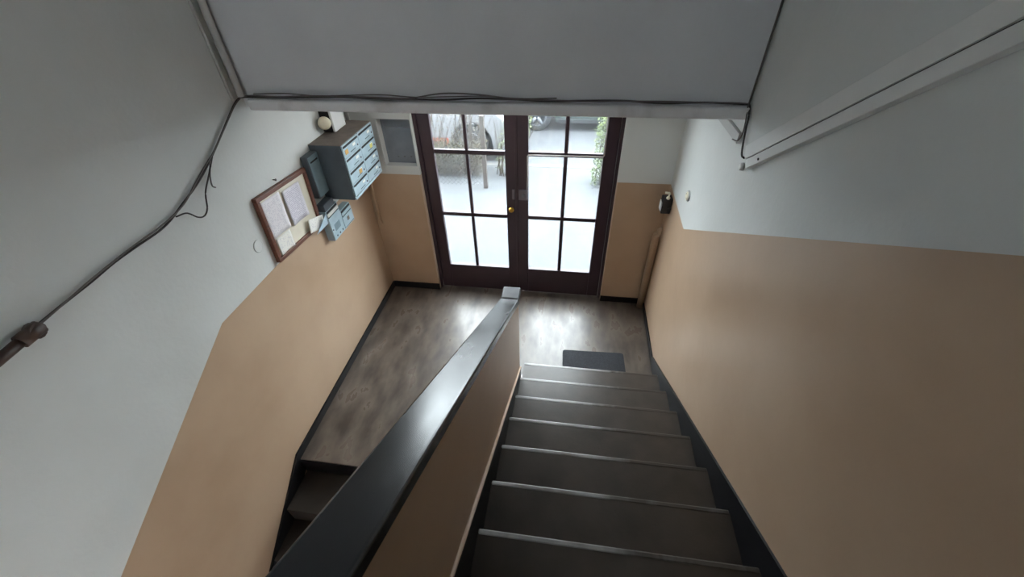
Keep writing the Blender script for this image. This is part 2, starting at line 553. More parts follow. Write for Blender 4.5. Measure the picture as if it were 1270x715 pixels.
# dark skirting on the stair side, topped by a pale bead
def zsk(y):
    return 0.236 - 0.618 * y
bm = bmesh.new()
prism(bm, [(BE - 0.005, 0.02), (BE - 0.005, zsk(BE)), (BF, zsk(BF)), (BF, zsk(BF) - 0.5), (-0.9, 0.25)], 0.1755, 0.184)
part('skirting', bm, SKIRT, bal)
bm = bmesh.new()
tube(bm, [(0.181, BE - 0.003, zsk(BE) + 0.004), (0.181, BF, zsk(BF) + 0.004)], 0.009, 8)
part('bead', bm, BEAD, bal)
bm = bmesh.new()
hr = 0.052
prism(bm, [(-0.338, 1.236), (BF, ztop(BF)), (BF, ztop(BF) - hr), (-0.345, 1.236 - hr + 0.003)], 0.062, 0.190)
h = part('handrail', bm, RAIL, bal, bevel=0.009, seg=3)
bm = bmesh.new()
box(bm, 0.062, 0.190, -0.337, -0.205, 1.176, 1.236)
o = part('rail_end', bm, RAILCAP, h, bevel=0.012, seg=3)
o['label'] = 'worn grey level end of the handrail'

# ------------------------------------------------------------------ cellar stair on the left
cs = thing('cellar_staircase', 'dark stairs going down to the cellar beside the balustrade', 'staircase', (-0.7, YE, 0))
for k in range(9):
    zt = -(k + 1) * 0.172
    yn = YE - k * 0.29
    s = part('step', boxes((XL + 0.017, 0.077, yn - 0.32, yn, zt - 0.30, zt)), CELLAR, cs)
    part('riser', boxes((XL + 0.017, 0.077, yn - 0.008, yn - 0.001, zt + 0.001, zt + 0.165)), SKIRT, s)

# ------------------------------------------------------------------ entrance doors
bm = boxes((DX0, DX0 + 0.032, 1.17, 1.26, 0, DH), (DX1 - 0.03, DX1, 1.17, 1.26, 0, DH), (DX0 + 0.032, DX1 - 0.03, 1.17, 1.26, DH - 0.04, DH))
info(link('trim_2', bm, DOORM, bevel=0.004), 'dark purple brown frame around the entrance doors', 'door frame', kind='structure')
DY0, DY1 = 1.192, 1.236
ROWS = ((0.33, 0.962), (1.003, 1.622), (1.664, 2.29))


def leaf(name, label, xa, xb, g0, g1, mul):
    d = thing(name, label, 'door', ((xa + xb) / 2, 1.214, 0), kind='structure')
    for a, b in ((xa, g0), (g1, xb)):
        part('stile', boxes((a, b, DY0, DY1, 0.008, DH - 0.045)), DOORM, d, bevel=0.005)
    part('bottom_rail', boxes((g0, g1, DY0, DY1, 0.008, ROWS[0][0])), DOORM, d, bevel=0.005)
    part('top_rail', boxes((g0, g1, DY0, DY1, ROWS[2][1], DH - 0.045)), DOORM, d, bevel=0.005)
    for i in range(2):
        part('glazing_bar', boxes((g0, g1, DY0 + 0.004, DY1 - 0.004, ROWS[i][1], ROWS[i + 1][0])), DOORM, d, bevel=0.007)
    for z0, z1 in ROWS:
        part('upright_bar', boxes((mul[0], mul[1], DY0 + 0.006, DY1 - 0.006, z0, z1)), DOORM, d, bevel=0.007)
        for a, b in ((g0, mul[0]), (mul[1], g1)):
            part('pane', boxes((a - 0.004, b + 0.004, 1.214, 1.218, z0 - 0.004, z1 + 0.004)), GLASS, d)
    return d


d1 = leaf('door_1', 'left entrance door leaf with six panes and a brass knob', DX0 + 0.034, -0.022, -0.800, -0.124, (-0.502, -0.470))
d2 = leaf('door_2', 'right entrance door leaf with six panes and a grey lock case', -0.018, DX1 - 0.032, 0.093, 0.766, (0.416, 0.452))
# meeting strip on the right leaf
part('meeting_strip', boxes((-0.032, -0.006, DY0 - 0.010, DY0, 0.012, DH - 0.05)), DOORM, d2, bevel=0.003)
bm = bmesh.new()
lathe(bm, [(0.012, 0), (0.012, 0.022), (0.024, 0.027), (0.028, 0.038), (0.024, 0.05), (0.012, 0.055)], (-0.072, DY0, 1.085), (0, -1, 0), 18)
part('knob', bm, BRASS, d1)
part('lock_keep', boxes((-0.063, -0.036, DY0 - 0.018, DY0, 1.19, 1.295)), STEEL, d1, bevel=0.004)
lk = part('lock_case', boxes((0.0, 0.088, DY0 - 0.026, DY0, 1.19, 1.295)), STEEL, d2, bevel=0.005)
bm = bmesh.new()
lathe(bm, [(0.017, 0), (0.017, 0.006), (0.012, 0.009)], (0.048, DY0 - 0.026, 1.243), (0, -1, 0), 16)
part('cylinder', bm, RIM, lk)
yc = DY0 - 0.006
bm = bmesh.new()
tube(bm, [(0.775, yc, 2.40), (0.773, yc, 1.655), (0.765, yc, 1.643), (0.094, yc, 1.641), (0.086, yc, 1.63), (0.088, yc, 1.45), (0.082, yc, 1.296)], 0.006, 6)
part('lock_cable', bm, CABLEW, d2)

# ------------------------------------------------------------------ doormat
bm = bmesh.new()
def rrect(x0, x1, y0, y1, r, n=5):
    out = []
    for cx, cy, a in ((x1 - r, y1 - r, 0), (x0 + r, y1 - r, 90), (x0 + r, y0 + r, 180), (x1 - r, y0 + r, 270)):
        for k in range(n + 1):
            t = math.radians(a + 90 * k / n)
            out.append((cx + r * math.cos(t), cy + r * math.sin(t)))
    return out
prism(bm, rrect(-0.295, 0.295, -0.17, 0.17, 0.025), 0.0, 0.010, 'z')
o = link('doormat', bm, MATR)
o.location = (0.832, 0.172, 0.0005)
o.rotation_euler = (0, 0, math.radians(2.0))
info(o, 'dark grey rectangular doormat at the foot of the stairs', 'doormat')

# ------------------------------------------------------------------ letter boxes on the left wall
MX, MY0, MY1, MZ0, MZ1 = XL + 0.27, 0.41, 0.985, 1.53, 1.985
mb = thing('letterbox_block', 'blue grey block of eight letter boxes with dusty top', 'letterbox', (XL, 0.7, MZ0))
bm = boxes((XL + 0.001, MX - 0.012, MY0, MY1, MZ0, MZ1 - 0.004))
part('case', bm, BOXS, mb, bevel=0.004)
part('top', boxes((XL + 0.001, MX - 0.006, MY0 + 0.002, MY1, MZ1 - 0.004, MZ1)), DUST, mb)['label'] = 'dusty brown top'
rows, cols = 4, 2
cw, rh = (MY1 - MY0 - 0.012) / cols, (MZ1 - MZ0 - 0.03) / rows
stick = {(0, 0): STICKO, (0, 2): STICKO, (1, 1): STICKY}
for c in range(cols):
    for r in range(rows):
        ya = MY0 + 0.006 + c * cw
        zb = MZ1 - 0.008 - r * rh
        dmat = part('door', boxes((MX - 0.012, MX, ya + 0.003, ya + cw - 0.003, zb - rh + 0.004, zb)), BOXF, mb, bevel=0.002)
        part('slot', boxes((MX - 0.001, MX + 0.002, ya + 0.014, ya + cw - 0.014, zb - 0.026, zb - 0.010)), DARK, dmat)
        part('name_card', boxes((MX - 0.001, MX + 0.0025, ya + 0.165, ya + 0.212, zb - 0.060, zb - 0.040)), PAPERW, dmat)
        part('name_plate', boxes((MX - 0.001, MX + 0.0015, ya + 0.11, ya + 0.20, zb - 0.088, zb - 0.082)), BOXS, dmat)
        bm = bmesh.new()
        lathe(bm, [(0.008, 0), (0.008, 0.004), (0.004, 0.006)], (MX, ya + 0.245, zb - 0.075), (1, 0, 0), 10)
        part('lock', bm, STEEL, dmat)
        if (c, r) in stick:
            q = 0.16 if (c, r) != (0, 0) else 0.03
            part('sticker', boxes((MX, MX + 0.003, ya + q, ya + q + 0.045, zb - 0.078, zb - 0.044)), stick[(c, r)], dmat)
# bent strip along the bottom of the block, torn at its near corner
bm = bmesh.new()
prism(bm, [(MY0 + 0.006, MZ0), (MY0 + 0.006, MZ0 + 0.022), (MY1 - 0.006, MZ0 + 0.022), (MY1 - 0.006, MZ0)], MX - 0.012, MX)
part('bottom_strip', bm, BOXF, mb)
bm = bmesh.new()
box(bm, MX - 0.002, MX + 0.012, MY0 - 0.012, MY0 + 0.018, MZ0 + 0.055, MZ0 + 0.112)
box(bm, MX - 0.002, MX + 0.006, MY0 - 0.006, MY0 + 0.022, MZ0 + 0.07, MZ0 + 0.095)
part('bent_catch', bm, BOXF, mb, bevel=0.003)

ob = thing('letterbox', 'old blue grey letter box between notice board and letter box block', 'letterbox', (XL, 0.31, 1.62))
part('case', boxes((XL + 0.001, XL + 0.056, 0.262, 0.407, 1.61, 1.945)), BOXS, ob, bevel=0.006)
f = part('door', boxes((XL + 0.056, XL + 0.061, 0.267, 0.404, 1.617, 1.938)), BOXOLD, ob, bevel=0.003)
part('slot', boxes((XL + 0.0605, XL + 0.0625, 0.285, 0.385, 1.890, 1.903)), DARK, f)
part('flap', boxes((XL + 0.061, XL + 0.065, 0.28, 0.39, 1.904, 1.925)), BOXOLD, f, bevel=0.001)


def small_box(y0, y1, z0, z1, label, extra):
    t = thing('small_letterbox', label, 'letterbox', (XL, (y0 + y1) / 2, z0), 'small letter boxes under the block')
    xf = XL + 0.068
    part('case', boxes((XL + 0.001, xf - 0.006, y0, y1, z0, z1)), BOXF if extra else BOXF, t, bevel=0.004)
    part('flap', boxes((xf - 0.006, xf + 0.002, y0 + 0.008, y1 - 0.008, z1 - 0.055, z1 - 0.026)), PAPERW if extra else BOXF, t, bevel=0.002)
    part('slot', boxes((xf - 0.007, xf - 0.003, y0 + 0.012, y1 - 0.012, z1 - 0.026, z1 - 0.008)), DARK, t)
    if extra:
        part('hood', boxes((XL + 0.001, xf - 0.002, y0 + 0.002, 0.405, z1, z1 + 0.062)), BOXS, t, bevel=0.003)['label'] = 'darker hood on top'
    part('flap_gap', boxes((xf - 0.007, xf - 0.003, y0 + 0.012, y1 - 0.012, z1 - 0.066, z1 - 0.055)), DARK, t)
    dr_ = part('door', boxes((xf - 0.006, xf, y0 + 0.003, y1 - 0.003, z0 + 0.003, z1 - 0.066)), BOXF, t, bevel=0.002)
    if extra:
        part('name_plate', boxes((xf - 0.001, xf + 0.002, y0 + 0.05, y1 - 0.05, z0 + 0.07, z0 + 0.13)), BOXOLD, dr_, bevel=0.001)
        for k in range(3):
            part('viewing_hole', boxes((xf - 0.001, xf + 0.0012, y0 + 0.045 + k * 0.05, y0 + 0.058 + k * 0.05, z0 + 0.02, z0 + 0.034)), DARK, dr_)
        bm = bmesh.new()
        lathe(bm, [(0.007, 0), (0.007, 0.005)], (xf, y0 + 0.018, z0 + 0.1), (1, 0, 0), 10)
        part('lock', bm, STEEL, dr_)
    else:
        part('emblem', boxes((xf - 0.001, xf + 0.0015, y0 + 0.07, y0 + 0.105, z0 + 0.05, z0 + 0.085)), DUST, dr_)
        part('seam', boxes((xf - 0.001, xf + 0.001, y0 + 0.01, y1 - 0.01, z0 + 0.012, z0 + 0.015)), DARK, dr_)
    return t


small_box(0.250, 0.442, 1.220, 1.495, 'small pale blue letter box with white flap and three little viewing holes', True)
small_box(0.444, 0.625, 1.218, 1.395, 'small pale blue letter box with a round emblem, next to the corner pipe', False)

# ------------------------------------------------------------------ notice board
nb = thing('notice_board', 'wood framed notice board with pinned papers on the white wall', 'notice board', (XL, -0.066, 1.664))
nb.rotation_euler = (math.radians(90 - 0), 0, math.radians(90))
tilt = math.radians(-4.0)
R_wall = Matrix(((0, 0, 1), (1, 0, 0), (0, 1, 0)))     # local x -> +y, y -> +z, z -> +x
R_t = Matrix.Rotation(tilt, 3, 'Z')
nb.rotation_euler = (R_wall @ R_t).to_euler()
BW, BH = 0.585, 0.475
link('backing', boxes((-BW / 2 + 0.02, BW / 2 - 0.02, -BH / 2 + 0.02, BH / 2 - 0.02, 0.002, 0.018)), CORK, nb)
fw_ = 0.030
for a in ((-BW / 2, BW / 2, BH / 2 - fw_, BH / 2), (-BW / 2, BW / 2, -BH / 2, -BH / 2 + fw_)):
    link('frame_rail', boxes(a + (0.001, 0.034)), WOOD, nb, bevel=0.004)
for a in ((-BW / 2, -BW / 2 + fw_, -BH / 2 + fw_, BH / 2 - fw_), (BW / 2 - fw_, BW / 2, -BH / 2 + fw_, BH / 2 - fw_)):
    link('frame_rail', boxes(a + (0.001, 0.034)), WOOD, nb, bevel=0.004)


def sheet(name, M, cy, cz, wdt, hgt, ang, label, off=0.021, curl=0.006, group='papers on the notice board'):
    bm = bmesh.new()
    nx, ny = 8, 8
    g = [[bm.verts.new(((i / nx - 0.5) * wdt, (j / ny - 0.5) * hgt,
                        curl * (abs(i / nx - 0.5) * 2) ** 2 * (0.3 + 0.7 * (1 - j / ny)))) for i in range(nx + 1)] for j in range(ny + 1)]
    for j in range(ny):
        for i in range(nx):
            bm.faces.new((g[j][i], g[j][i + 1], g[j + 1][i + 1], g[j + 1][i]))
    o = link(name, bm, M, smooth=True)
    s = o.modifiers.new('thickness', 'SOLIDIFY')
    s.thickness = 0.0006
    o.location = (XL + off, cy, cz)
    o.rotation_euler = (R_wall @ Matrix.Rotation(math.radians(ang), 3, 'Z')).to_euler()
    return info(o, label, 'paper', group)


sheet('notice', P_LAV, 0.008, 1.705, 0.205, 0.262, -4, 'printed lavender notice at the upper middle of the notice board', 0.024, 0.010)
sheet('notice', P_LAV2, -0.222, 1.735, 0.205, 0.265, -4, 'pale lavender form at the upper left of the notice board', 0.022)
sheet('notice', P_WHT, -0.240, 1.530, 0.165, 0.13, -5, 'small printed sheet in the lower left of the notice board', 0.022)
sheet('leaflet', P_WHT, 0.125, 1.465, 0.200, 0.105, -17, 'white leaflet overlapping the lower frame of the notice board', 0.040, 0.008)
# folded pale blue sheet sticking out past the frame
bm = bmesh.new()
pts = [(-0.075, -0.055), (0.085, -0.050), (0.070, 0.045)]
a = [bm.verts.new((x, y, z)) for (x, y), z in zip(pts, (0.0, 0.012, 0.028))]
b = [bm.verts.new((x, y, z - 0.002)) for (x, y), z in zip(pts, (0.0, 0.012, 0.028))]
bm.faces.new(a)
bm.faces.new(b[::-1])
for i in range(3):
    bm.faces.new((a[i], b[i], b[(i + 1) % 3], a[(i + 1) % 3]))
o = link('folded_sheet', bm, LEAFB)
o.location = (XL + 0.048, 0.158, 1.447)
o.rotation_euler = R_wall.to_euler()
info(o, 'folded pale blue paper corner sticking out beside the white leaflet', 'paper')

bm = bmesh.new()
lathe(bm, [(0.004, 0), (0.004, 0.02), (0.009, 0.021), (0.007, 0.025)], (XL, -0.085, 1.935), (1, 0, 0), 10)
info(link('nail', bm, CABLE), 'dark nail head in the white wall above the notice board', 'nail')
bm = bmesh.new()
lathe(bm, [(0.043, 0), (0.043, 0.004), (0.038, 0.007), (0.036, 0.005)], (XL, -0.456, 1.643), (1, 0, 0), 28)
info(link('cover_plate', bm, WHITE), 'round cover plate painted white, left of the notice board', 'cover plate')

# ------------------------------------------------------------------ bell, meter box, conduit, cabinet in the recess
bell = thing('door_bell', 'round cream bell on the white wall above the letter boxes', 'bell', (XL, 0.60, 2.07))
ax = Vector((0.62, -0.78, 0.05)).normalized()
c0 = Vector((XL + 0.062, 0.622, 2.078))
bm = bmesh.new()
lathe(bm, [(0.030, -0.03), (0.046, -0.022), (0.050, 0.0), (0.046, 0.012), (0.030, 0.018), (0.004, 0.020)], c0, ax, 26)
part('gong', bm, CREAM, bell)
bm = bmesh.new()
tube(bm, [(XL, 0.655, 2.078), tuple(c0 - ax * 0.028)], 0.016, 10)
part('bracket', bm, BLACKP, bell)
mt = thing('meter_box', 'white meter box with a dark side above the letter boxes', 'meter box', (XL, 0.8, 1.99))
part('case', boxes((XL + 0.001, XL + 0.085, 0.675, 0.86, 1.992, 2.22)), BLACKP, mt, bevel=0.004)
part('cover', boxes((XL + 0.085, XL + 0.105, 0.672, 0.863, 1.99, 2.222)), WPLAS, mt, bevel=0.006)
bm = bmesh.new()
tube(bm, [(XL + 0.02, 1.06, 2.61), (XL + 0.02, 1.06, 1.95)], 0.014, 10)
info(link('wall_conduit', bm, PIPEG), 'thin white conduit down the wall beside the meter box', 'conduit')

cab = thing('meter_cabinet', 'grey metal cabinet door in the white wall recess beside the door', 'cabinet', (-1.12, YD + ND, NZ0))
part('cabinet_frame', boxes((NX0, NX1, YD + 0.080, YD + ND - 0.001, NZ0, NZ0 + 0.02), (NX0, NX1, YD + 0.080, YD + ND - 0.001, NZ1 - 0.02, NZ1),
                    (NX0, NX0 + 0.02, YD + 0.08, YD + ND - 0.001, NZ0 + 0.02, NZ1 - 0.02), (NX1 - 0.02, NX1, YD + 0.08, YD + ND - 0.001, NZ0 + 0.02, NZ1 - 0.02)), NICHE, cab)
cd = part('door', boxes((NX0 + 0.022, NX1 - 0.022, YD + 0.074, YD + ND - 0.004, NZ0 + 0.022, NZ1 - 0.10)), NICHE, cab, bevel=0.003)
part('upper_panel', boxes((NX0 + 0.022, NX1 - 0.022, YD + 0.078, YD + ND - 0.004, NZ1 - 0.095, NZ1 - 0.022)), NICHE, cab, bevel=0.003)
for x in (-1.16, -1.10, -1.035):
    bm = bmesh.new()
    lathe(bm, [(0.008, 0), (0.008, 0.005), (0.004, 0.007)], (x, YD + 0.074, NZ0 + 0.065), (0, -1, 0), 10)
    part('screw', bm, RIM, cd)

bm = bmesh.new()
tube(bm, [(XL + 0.045, 1.118, 1.50), (XL + 0.047, 1.118, 0.93)] + [(XL + 0.047 + 0.0 * k, 1.118 + 0.006 * k, 0.93 - 0.02 * k) for k in range(1, 4)], 0.014, 10)
info(link('corner_conduit', bm, TAN), 'thin tan painted conduit in the corner under the letter boxes', 'conduit')

# ------------------------------------------------------------------ pipe and switch in the right corner
bm = bmesh.new()
tube(bm, [(1.350, 1.075, 0.0), (1.350, 1.075, 0.90)] + [(1.350 + 0.055 * (1 - math.cos(t)), 1.075, 0.90 + 0.085 * math.sin(t)) for t in (0.3, 0.6, 0.9, 1.2, 1.5)], 0.036, 14)
info(link('corner_pipe', bm, TAN), 'tan painted upright pipe in the corner right of the door', 'pipe')

sw = thing('timer_box', 'black box with white cap on top, in the corner right of the door', 'switch box', (1.345, 1.03, 1.25))
part('case', boxes((1.305, XR - 0.001, 0.935, 1.025, 1.242, 1.385)), BLACKP, sw, bevel=0.006)
part('side_plate', boxes((1.296, 1.305, 0.945, 1.015, 1.262, 1.345)), WPLAS, sw, bevel=0.003)
bm = bmesh.new()
lathe(bm, [(0.015, 0), (0.017, 0.012), (0.012, 0.02), (0.008, 0.024)], (1.345, 0.95, 1.384), (0, -0.3, 1), 14)
part('socket', bm, CREAM, sw)
bm = bmesh.new()
tube(bm, spline([(1.345, 0.945, 1.402), (1.347, 0.948, 1.425), (1.350, 0.95, 1.437), (1.312, 0.95, 1.441)], 4), [0.007] * 4 + [0.008] * 5 + [0.010] * 4, 8)
part('lever', bm, CREAM, sw)
bm = bmesh.new()
lathe(bm, [(0.015, 0), (0.015, 0.008), (0.010, 0.012)], (1.372, 0.935, 1.295), (0, -1, 0), 12)
part('button', bm, BLACKP, sw)

sk = thing('wall_socket', 'round white wall plate with grey rim beside the black switch box', 'wall plate', (XR, 0.545, 1.622))
bm = bmesh.new()
lathe(bm, [(0.041, 0), (0.041, 0.006), (0.036, 0.012), (0.034, 0.012)], (XR, 0.545, 1.622), (-1, 0, 0), 28)
part('rim', bm, PIPEG, sk)
bm = bmesh.new()
lathe(bm, [(0.033, 0.004), (0.033, 0.014), (0.028, 0.017)], (XR, 0.545, 1.622), (-1, 0, 0), 28)
part('plate', bm, CREAM, sk)
for s in (-1, 1):
    bm = bmesh.new()
    lathe(bm, [(0.004, 0.012), (0.004, 0.0185)], (XR, 0.545 + s * 0.013, 1.622 + s * 0.012), (-1, 0, 0), 8)
    part('screw', bm, CABLE, sk)

# ------------------------------------------------------------------ cable trunking on the right wall
u2 = Vector((0, -0.822, 0.570)).normalized()
n2 = Vector((0, 0.570, 0.822)).normalized()
def strip_on_wall(name, p0, length, width, depth, M, root, bev=0.002):
    bm = bmesh.new()
    p0 = Vector(p0)
    v = []
    for dx in (0.001, depth):
        for a, b in ((0, 0), (length, 0), (length, width), (0, width)):
            q = p0 + u2 * a + n2 * b
            v.append(bm.verts.new((XR - dx, q.y, q.z)))
    for q in ((0, 1, 2, 3), (7, 6, 5, 4), (0, 4, 5, 1), (1, 5, 6, 2), (2, 6, 7, 3), (3, 7, 4, 0)):
        bm.faces.new([v[i] for i in q])
    return part(name, bm, M, root, bevel=bev)


tk = thing('cable_trunking', 'double white cable trunking climbing the right wall', 'trunking', (XR, -0.33, 2.22))
strip_on_wall('lower_duct', (0, -0.330, 2.226), 4.0, 0.045, 0.030, WPLAS, tk)
strip_on_wall('upper_duct', Vector((0, -0.330, 2.226)) + n2 * 0.053 + u2 * -0.03, 4.0, 0.068, 0.026, WPLAS, tk)
strip_on_wall('seam', Vector((0, -0.330, 2.226)) + n2 * 0.0455, 4.0, 0.007, 0.020, DARK, tk, 0)
bm = bmesh.new()
lathe(bm, [(0.006, 0), (0.006, 0.004)], (XR - 0.034, -0.45, 2.326), (-1, 0, 0), 10)
part('screw', bm, CABLE, tk)

bm = boxes((XR - 0.022, XR - 0.001, -0.09, YD - 0.001, 2.262, 2.316))
info(link('level_trunking', bm, PIPEG, bevel=0.003), 'level trunking on the right wall behind the bulkhead, dim light put into its grey', 'trunking')  # grey colour stands in for the weak light behind the bulkhead
bm = bmesh.new()
lathe(bm, [(0.020, 0), (0.020, 0.015), (0.013, 0.02)], (XR, -0.232, 2.195), (-1, 0, 0), 14)
info(link('cable_clip', bm, WPLAS), 'small white clip on the wall below the end of the trunking', 'clip')

# ------------------------------------------------------------------ cables
wc = thing('bulkhead_cable', 'dark cables running along the foot of the bulkhead', 'cable', (0, YB - 0.02, ZB + 0.08))
zc = ZB + 0.080
bm = bmesh.new()
pts = [(XL + 0.012, -0.10, zc - 0.004)]
for i in range(0, 15):
    x = XL + 0.06 + i * (XR - XL - 0.10) / 14
    pts.append((x, YB - 0.018 - 0.006 * random.random(), zc + random.uniform(-0.004, 0.008)))
pts += [(XR - 0.014, -0.075, zc - 0.002), (XR - 0.012, -0.115, zc - 0.05), (XR - 0.012, -0.13, 2.36), (XR - 0.014, -0.16, 2.30), (XR - 0.02, -0.21, 2.25), (XR - 0.015, -0.24, 2.245)]
tube(bm, spline(pts, 5), 0.0052, 8)
part('strand', bm, CABLE, wc)
bm = bmesh.new()
pts = [(XL + 0.014, -0.11, zc - 0.01)]
for i in range(0, 15):
    x = XL + 0.06 + i * (XR - XL - 0.10) / 14
    hz = 0.0
    if i in (6, 7):
        hz = 0.022
    if i in (9, 10):
        hz = -0.004
    pts.append((x, YB - 0.030, zc + 0.006 + hz + random.uniform(-0.004, 0.006)))
pts += [(XR - 0.022, -0.09, zc - 0.012), (XR - 0.016, -0.12, 2.34), (XR - 0.02, -0.10, 2.285), (XR - 0.022, -0.02, 2.262)]
tube(bm, spline(pts, 5), 0.0038, 8)
part('strand', bm, CABLE2, wc)
bm = bmesh.new()
pts = [(XL + 0.1, YB - 0.022, zc + 0.014)] + [(XL + 0.1 + i * 0.2, YB - 0.02, zc + 0.014 + 0.006 * math.sin(i * 2.1)) for i in range(1, 10)]
tube(bm, spline(pts, 5), 0.003, 6)
part('strand', bm, CABLE2, wc)

lc = thing('sagging_cable', 'dark cables sagging across the left wall from brown duct to bulkhead', 'cable', (XL, -0.9, 2.09))
P = [(-1.62, 2.052), (-1.50, 2.062), (-1.361, 2.071), (-1.24, 2.083), (-1.122, 2.086), (-0.98, 2.086), (-0.889, 2.100), (-0.78, 2.135), (-0.668, 2.170), (-0.56, 2.215), (-0.457, 2.268), (-0.32, 2.345), (-0.188, 2.422), (-0.13, 2.45), (-0.10, 2.458)]
bm = bmesh.new()
tube(bm, spline([(XL + 0.012, a, b) for a, b in P], 5), 0.0052, 8)
part('strand', bm, CABLE, lc)
bm = bmesh.new()
off = [0.0, 0.004, 0.012, 0.010, 0.014, 0.018, 0.012, 0.000, 0.016, 0.020, 0.010, 0.006, 0.003, 0.0, 0.0]
tube(bm, spline([(XL + 0.020, a, b + o_) for (a, b), o_ in zip(P, off)], 5), 0.0042, 8)
part('strand', bm, CABLE2, lc)
bm = bmesh.new()
tube(bm, spline([(XL + 0.014, -0.86, 2.098), (XL + 0.02, -0.80, 2.085), (XL + 0.02, -0.755, 2.035), (XL + 0.02, -0.715, 2.020), (XL + 0.02, -0.675, 2.045), (XL + 0.02, -0.635, 2.120), (XL + 0.018, -0.56, 2.185), (XL + 0.014, -0.47, 2.262)], 6), 0.0042, 8)
part('loop', bm, CABLE, lc)
bm = bmesh.new()
tube(bm, spline([(XL + 0.014, -0.50, 2.245), (XL + 0.016, -0.55, 2.18), (XL + 0.016, -0.57, 2.13), (XL + 0.016, -0.555, 2.11)], 5), 0.004, 6)
part('loose_end', bm, CABLE2, lc)

bd = thing('brown_duct', 'brown duct with a fitting where the cables leave it on the left wall', 'duct', (XL, -1.7, 2.05))
bm = bmesh.new()
tube(bm, [(XL + 0.03, -1.64, 2.052), (XL + 0.03, -1.80, 2.038), (XL + 0.03, -2.6, 1.97), (XL + 0.03, -4.9, 1.80)], 0.020, 12)
part('tube', bm, BROWNP, bd)
bm = bmesh.new()
tube(bm, [(XL + 0.03, -1.685, 2.048), (XL + 0.03, -1.605, 2.054)], 0.028, 12)
tube(bm, [(XL + 0.016, -1.632, 2.052), (XL + 0.046, -1.625, 2.052)], 0.032, 12)
part('fitting', bm, BROWNP, bd)

bm = bmesh.new()
tube(bm, [(XL + 0.03, -0.092, 2.47), (XL + 0.03, -0.092, 5.19)], 0.020, 12)
info(link('riser_conduit', bm, PIPEG), 'painted upright conduit in the corner of left wall and bulkhead', 'conduit')
bm = bmesh.new()
tube(bm, [(XL + 0.012, -0.150, 2.46), (XL + 0.012, -0.150, 5.19)], 0.008, 8)
info(link('riser_cable', bm, PIPEG), 'thin painted cable beside the upright conduit on the left wall', 'cable')
bm = bmesh.new()
tube(bm, [(XR - 0.010, YB - 0.010, 2.46), (XR - 0.010, YB - 0.010, 5.19)], 0.005, 8)
info(link('corner_cable', bm, CABLE2), 'grey cable up the corner of right wall and bulkhead', 'cable')

# ------------------------------------------------------------------ outdoors
GZ = -0.10
info(link('ground_pavement', boxes((-14, 14, YD + 0.3, 4.88, GZ - 0.2, GZ)), PAVE), 'pale pavement outside the entrance', 'pavement', kind='structure')
info(link('ground_doorstep', boxes((DX0 - 0.2, DX1 + 0.2, YD + 0.2, YD + 0.75, GZ, -0.03)), PAVE), 'pale doorstep outside the entrance', 'doorstep', kind='structure')
info(link('ground_kerb', boxes((-14, 14, 4.88, 5.0, GZ - 0.2, GZ + 0.005)), KERB), 'stone kerb at the edge of the road', 'kerb', kind='structure')
info(link('ground_road', boxes((-14, 14, 5.0, 24, GZ - 0.3, GZ - 0.06)), ROAD), 'pale grey road with parked cars outside', 'road', kind='structure')
GR = GZ - 0.06


def wheel_bm(r, wdt):
    t = bmesh.new()
    lathe(t, [(r * 0.66, -wdt / 2), (r * 0.93, -wdt / 2), (r, -wdt * 0.32), (r, wdt * 0.32), (r * 0.93, wdt / 2), (r * 0.66, wdt / 2)], (0, 0, 0), (0, -1, 0), 36)
    return t


def rim_bm(r, wdt):
    t = bmesh.new()
    lathe(t, [(r * 0.68, wdt / 2 - 0.005), (r * 0.68, wdt / 2 + 0.006), (r * 0.60, wdt / 2 + 0.008), (r * 0.58, wdt / 2 - 0.01)], (0, 0, 0), (0, -1, 0), 36)
    lathe(t, [(r * 0.15, 0.0), (r * 0.15, wdt / 2 + 0.012), (r * 0.09, wdt / 2 + 0.016)], (0, 0, 0), (0, -1, 0), 20)
    for k in range(5):
        a = 2 * math.pi * k / 5 + 0.3
        d = Vector((math.cos(a), 0, math.sin(a)))
        tube(t, [d * r * 0.10 + Vector((0, -wdt / 2 - 0.004, 0)), d * r * 0.62 + Vector((0, -wdt / 2 + 0.002, 0))], [0.045, 0.030], 8)
    return t


